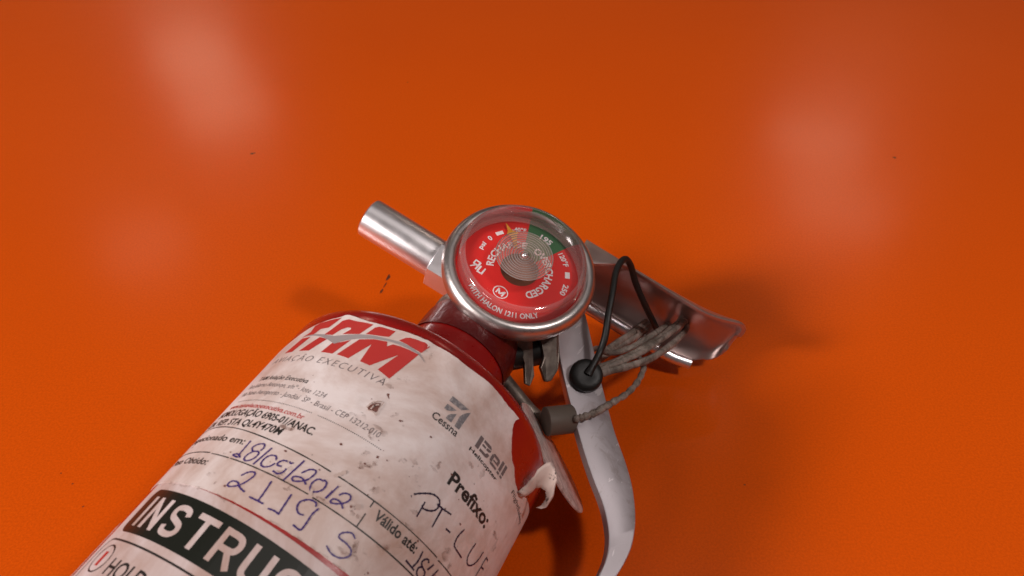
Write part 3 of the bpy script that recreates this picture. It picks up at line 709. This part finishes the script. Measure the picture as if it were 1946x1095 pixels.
# rounded tip
for dl, sc in ((1.5, .97), (3, .90), (4.4, .76), (5.2, .58), (5.6, .35)):
    rows.append([bm.verts.new(V(-73 - dl * .8, h * sc, 200 + (s - 200) * sc + .3 * dl)) for h, s in lever_section(-73)])
for a, b in zip(rows, rows[1:]):
    for k in range(len(a) - 1): bm.faces.new([a[k], a[k + 1], b[k + 1], b[k]])
lev = finish('squeeze_lever', bm, M['lever'], ext, angle=60)
so = lev.modifiers.new('thickness', 'SOLIDIFY'); so.thickness = .0014; so.offset = 0
bv = lev.modifiers.new('soft_edge', 'BEVEL'); bv.width = .00035; bv.segments = 2; bv.limit_method = 'ANGLE'
finish('flange_highlight', tube([(-13, -12.6, 190.5), (-30, -12.8, 190.6), (-50, -12.9, 190.8), (-62, -13.0, 191.4), (-69.5, -12.6, 193)], 2.1, 14, 8, flat=.75), M['alu'], lev)  # lower flange edge, added in brighter metal to paint its highlight
# ---- carry handle strap
def ribbon(curve, hw, th, name, m_, parent, hoff=0):
    c = catmull(curve, 8); bm = bmesh.new(); rows = []
    prevn = None
    for i, p in enumerate(c):
        t = (c[min(i + 1, len(c) - 1)] - c[max(i - 1, 0)]).normalized()
        nn = Vector((-t.z, 0, t.x)).normalized()
        ch = .5; sec = [(-hw + ch, -th / 2), (hw - ch, -th / 2), (hw, -th / 2 + ch), (hw, th / 2 - ch), (hw - ch, th / 2), (-hw + ch, th / 2), (-hw, th / 2 - ch), (-hw, -th / 2 + ch)]
        rows.append([bm.verts.new(V(*(p + Vector((0, a + hoff, 0)) + nn * b))) for a, b in sec])
    for a, b in zip(rows, rows[1:]):
        for k in range(8): bm.faces.new([a[k], a[(k + 1) % 8], b[(k + 1) % 8], b[k]])
    bm.faces.new(rows[0]); bm.faces.new(list(reversed(rows[-1])))
    return finish(name, bm, M[m_], parent, angle=35)
def blade(left, right, th, name, m_):
    lc = catmull(left, 6); rc = catmull(right, 6); bm = bmesh.new(); rows = []
    for p, q in zip(lc, rc):
        x = (q - p); wd = x.length; x.normalize(); up = Vector((0, 1, 0)); up = (up - up.dot(x) * x).normalized()
        b = .5
        sec = [(0, -th), (0, -b), (b * .3, -b * .3), (b, 0), (wd - b, 0), (wd - b * .3, -b * .3), (wd, -b), (wd, -th), (wd - .8, -th - .3), (.8, -th - .3)]
        rows.append([bm.verts.new(V(*(p + x * a + up * c))) for a, c in sec])
    for a, b in zip(rows, rows[1:]):
        for k in range(10): bm.faces.new([a[k], a[(k + 1) % 10], b[(k + 1) % 10], b[k]])
    bm.faces.new(rows[0]); bm.faces.new(list(reversed(rows[-1])))
    return finish(name, bm, M[m_], ext, angle=28)
LH = [(-10, 1, 171), (-15.5, 3, 167.5), (-19.5, 5, 162.2), (-22.4, 5, 156.7), (-27.8, 5, 148.5), (-33.4, 5, 141.0), (-39.0, 5, 134.1), (-45.6, 5, 126.2), (-51.8, 5, 119.5), (-57.5, 5, 114.0), (-61.1, 5, 109.4), (-63.6, 5, 104.6), (-64.7, 5, 99.3), (-64.4, 5, 93.4), (-62.3, 5, 84.3), (-59, 5, 74)]
RH = [(-12, -1, 181), (-19.5, 2, 178.5), (-24.5, 4.5, 174.4), (-28.4, 5, 169.3), (-35.5, 5, 159.4), (-41.7, 5, 150.8), (-47.3, 5, 143.4), (-52.8, 5, 136.5), (-59.2, 5, 129.6), (-63.7, 5, 123.8), (-67.1, 5, 117.6), (-69.2, 5, 111.8), (-70.1, 5, 105.7), (-69.4, 5, 98.2), (-67.0, 5, 88.0), (-63.5, 5, 78)]
blade(LH, RH, 3.0, 'carry_handle', 'strap')
# ---- yoke plates beside the valve under the gauge
def plate(lhs, th, name):
    bm = bmesh.new(); vs = [bm.verts.new(V(l, h, s)) for l, h, s in lhs]; bm.faces.new(vs)
    o = finish(name, bm, M['dullmetal'], ext, smooth=False)
    so = o.modifiers.new('thickness', 'SOLIDIFY'); so.thickness = th * .001; so.offset = 0
    bv = o.modifiers.new('soft_edge', 'BEVEL'); bv.width = .0004; bv.segments = 2
plate([(-7.5, 12, 146), (-9.9, 8, 144.2), (-14.3, 6, 143.4), (-17.8, 4, 141.6), (-21.5, 1, 137.0), (-23.1, 0, 137.9), (-22.6, 2, 140.8), (-20.2, 4, 143.4), (-17.6, 6.5, 146.4), (-15.6, 8.5, 148.6), (-12, 12, 151)], 2.0, 'yoke_plate')
plate([(-14, 12, 152), (-18.0, 8, 150.1), (-22.1, 5, 146.6), (-22.9, 4, 143.1), (-26.5, 1, 141.6), (-27.9, 1, 143.1), (-28.0, 3, 146.5), (-26.4, 5, 149.9), (-24.4, 6.5, 152.4), (-22.4, 8.5, 154.6), (-19, 12, 157.5)], 2.0, 'yoke_plate')
finish('yoke_gap_shade', lathe([(0, -9), (5.2, -9), (5.2, 7), (0, 7)], on_axis((-16.8, 1.5, 148.0), (-.62, -.1, .78)), 32), M['rubber'], ext)  # black cylinder added to paint the dark gap between the yoke plates
finish('lower_link', tube([(-10, -4, 140), (-18, -3, 136), (-27, -4, 133), (-34, -6, 133)], 2.4, 10, 6), M['dullmetal'], ext)
finish('yoke_base', lathe([(0, 0), (6.5, 0), (6.5, 12), (0, 12)], on_axis((-9, 0, 161), (-1, 0, 0)), 32), M['dullmetal'], ext)

# ================================================================= THINGS TIED TO IT
def thing_mesh(name, bm, m_, label, cat, angle=40):
    """mesh built in bottle coordinates, kept as its own top-level thing"""
    o = finish(name, bm, M[m_], None, angle=angle)
    piv = sum((v.co for v in o.data.vertices), Vector()) / len(o.data.vertices)
    o.data.transform(Matrix.Translation(-piv)); o.matrix_world = RM @ Matrix.Translation(piv)
    o['label'] = label; o['category'] = cat
    return o
# black wire seal: plug + wire
piv = V(-36.9, 4, 150)
seal = empty('wire_seal', RM @ Matrix.Translation(piv), 'black wire seal looping over the lever with a round black plug on the metal strap', 'seal')
def childof(root, piv, name, bm, m_, angle=40):
    o = finish(name, bm, M[m_], root, angle=angle); o.data.transform(Matrix.Translation(-piv)); return o
pd = Vector((.10, .93, -.35)).normalized()
pc = Vector((-36.5, 7.0, 147.6))
childof(seal, piv, 'plug', lathe([(0, -1.6), (4.6, -1.6), (5.2, -1.0), (5.2, 1.4), (4.7, 2.1), (3.2, 2.5), (1.8, 2.3), (0, 2.3)], on_axis(pc, pd), 40), 'rubber', 60)
W = [(-36.6, 8.6, 147.4), (-36.6, 10.4, 150.0), (-36.4, 12, 154.8), (-35.2, 15, 158.9), (-32.7, 18, 164.4), (-30.4, 20, 171.2), (-28.0, 21, 179.2), (-27.7, 21, 184.9), (-28.8, 20, 188.3), (-31.6, 17, 189.6), (-36.1, 12, 189.0), (-42.8, 6, 188.5), (-48.5, 0, 189.7), (-52.5, -5, 191.4)]
childof(seal, piv, 'wire', tube(W, 1.12, 12, 8, radf=lambda t, i: 1.55 - 7 * t if t < .08 else 1), 'rubber')
# weathered cord loops
rnd = random.Random(2)
j = lambda t, i: 1 + .05 * math.sin(i * .9) + .04 * math.sin(i * 2.3)
bm = bmesh.new()
for pts, r in (([(-36.5, 0, 150.0), (-40.0, 2, 154.2), (-43.0, 3, 157.8), (-47.5, 4, 162.7), (-52.7, 4, 170.2), (-57.5, 2, 182.3), (-60.4, -1, 193.9), (-60.7, -4, 200.6), (-57, -9, 204), (-52, -10, 200), (-46, -9, 185), (-40, -7, 170), (-36.5, -5, 158)], 1.30),
               ([(-36.0, -3, 156.0), (-42.4, 3, 160.5), (-47.0, 4.5, 167.5), (-51.6, 4, 177.6), (-56.0, 1, 190.8), (-58.0, -2, 199.5), (-56.7, -7, 203.5), (-50, -10, 201), (-44, -8, 184), (-38, -7, 168)], 1.45),
               ([(-36.2, -1, 153.5), (-41.2, 3.2, 157.6), (-45.8, 5.0, 164.0), (-50.4, 5, 172.6), (-55.2, 3.4, 185.4), (-58.9, 0, 197.4), (-59, -6, 203.2), (-53, -10, 203), (-46, -8, 188)], 1.05),
               ([(-34.0, -7, 166.0), (-36.2, -4, 168.6), (-40.7, 0, 166.7), (-45.1, 3, 170.4), (-49.2, 3, 178.8), (-52.6, 0, 188.4), (-55.0, -4, 196.0), (-54, -9, 199)], 1.05)):
    tube(pts, r, 10, 6, radf=j, flat=.8, bm=bm)
thing_mesh('cord_loop', bm, 'cord', 'weathered grey plastic cord looped round the lever', 'cord', 60)
# beaded tie
bm = tube([(-37.5, 3.5, 131.8), (-39.2, 5.5, 132.3), (-40.4, 7.4, 132.3), (-41.7, 7.6, 133.7), (-43.9, 7.6, 136.8), (-46.0, 7.6, 140.9), (-48.0, 6.8, 145.4), (-50.5, 5, 151.5), (-52.4, 2, 159.3), (-53.2, -1, 166.9), (-52.8, -2, 171.4), (-51.4, -3, 173.6), (-49, -4, 176)], 1.05, 10, 12,
          radf=lambda t, i: .72 + .42 * abs(math.sin(i * .37)) * (1.15 if t < .5 else .85))
thing_mesh('beaded_tie', bm, 'cord', 'thin beaded grey tie curving from the grey knob across the metal strap', 'cable tie', 60)
# round tag seen edge-on with its knob
tc_ = Vector((-39.5, 0, 120.7)); d1 = Vector((.823, 0, .567)).normalized()
view = Vector((-.085, -.85, .519)).normalized()
nt = ((-d1.cross(view)).normalized() - view * .125).normalized()
piv = V(*tc_)
tag_ = empty('round_tag', RM @ Matrix.Translation(piv), 'round scratched grey tag hanging edge-on beside the torn label', 'tag')
childof(tag_, piv, 'tag_disc', lathe([(0, -.6), (17.0, -.6), (17.9, -.25), (18.0, .2), (17.5, .6), (0, .6)], on_axis(tc_, nt), 72), 'tag', 50)
childof(tag_, piv, 'knob', lathe([(0, 0), (3.9, 0), (4.4, .4), (4.4, 8.6), (4.0, 9.1), (0, 9.1)], on_axis((-32.6, 2.0, 128.6), (-.76, .06, .65)), 40), 'knob', 40)
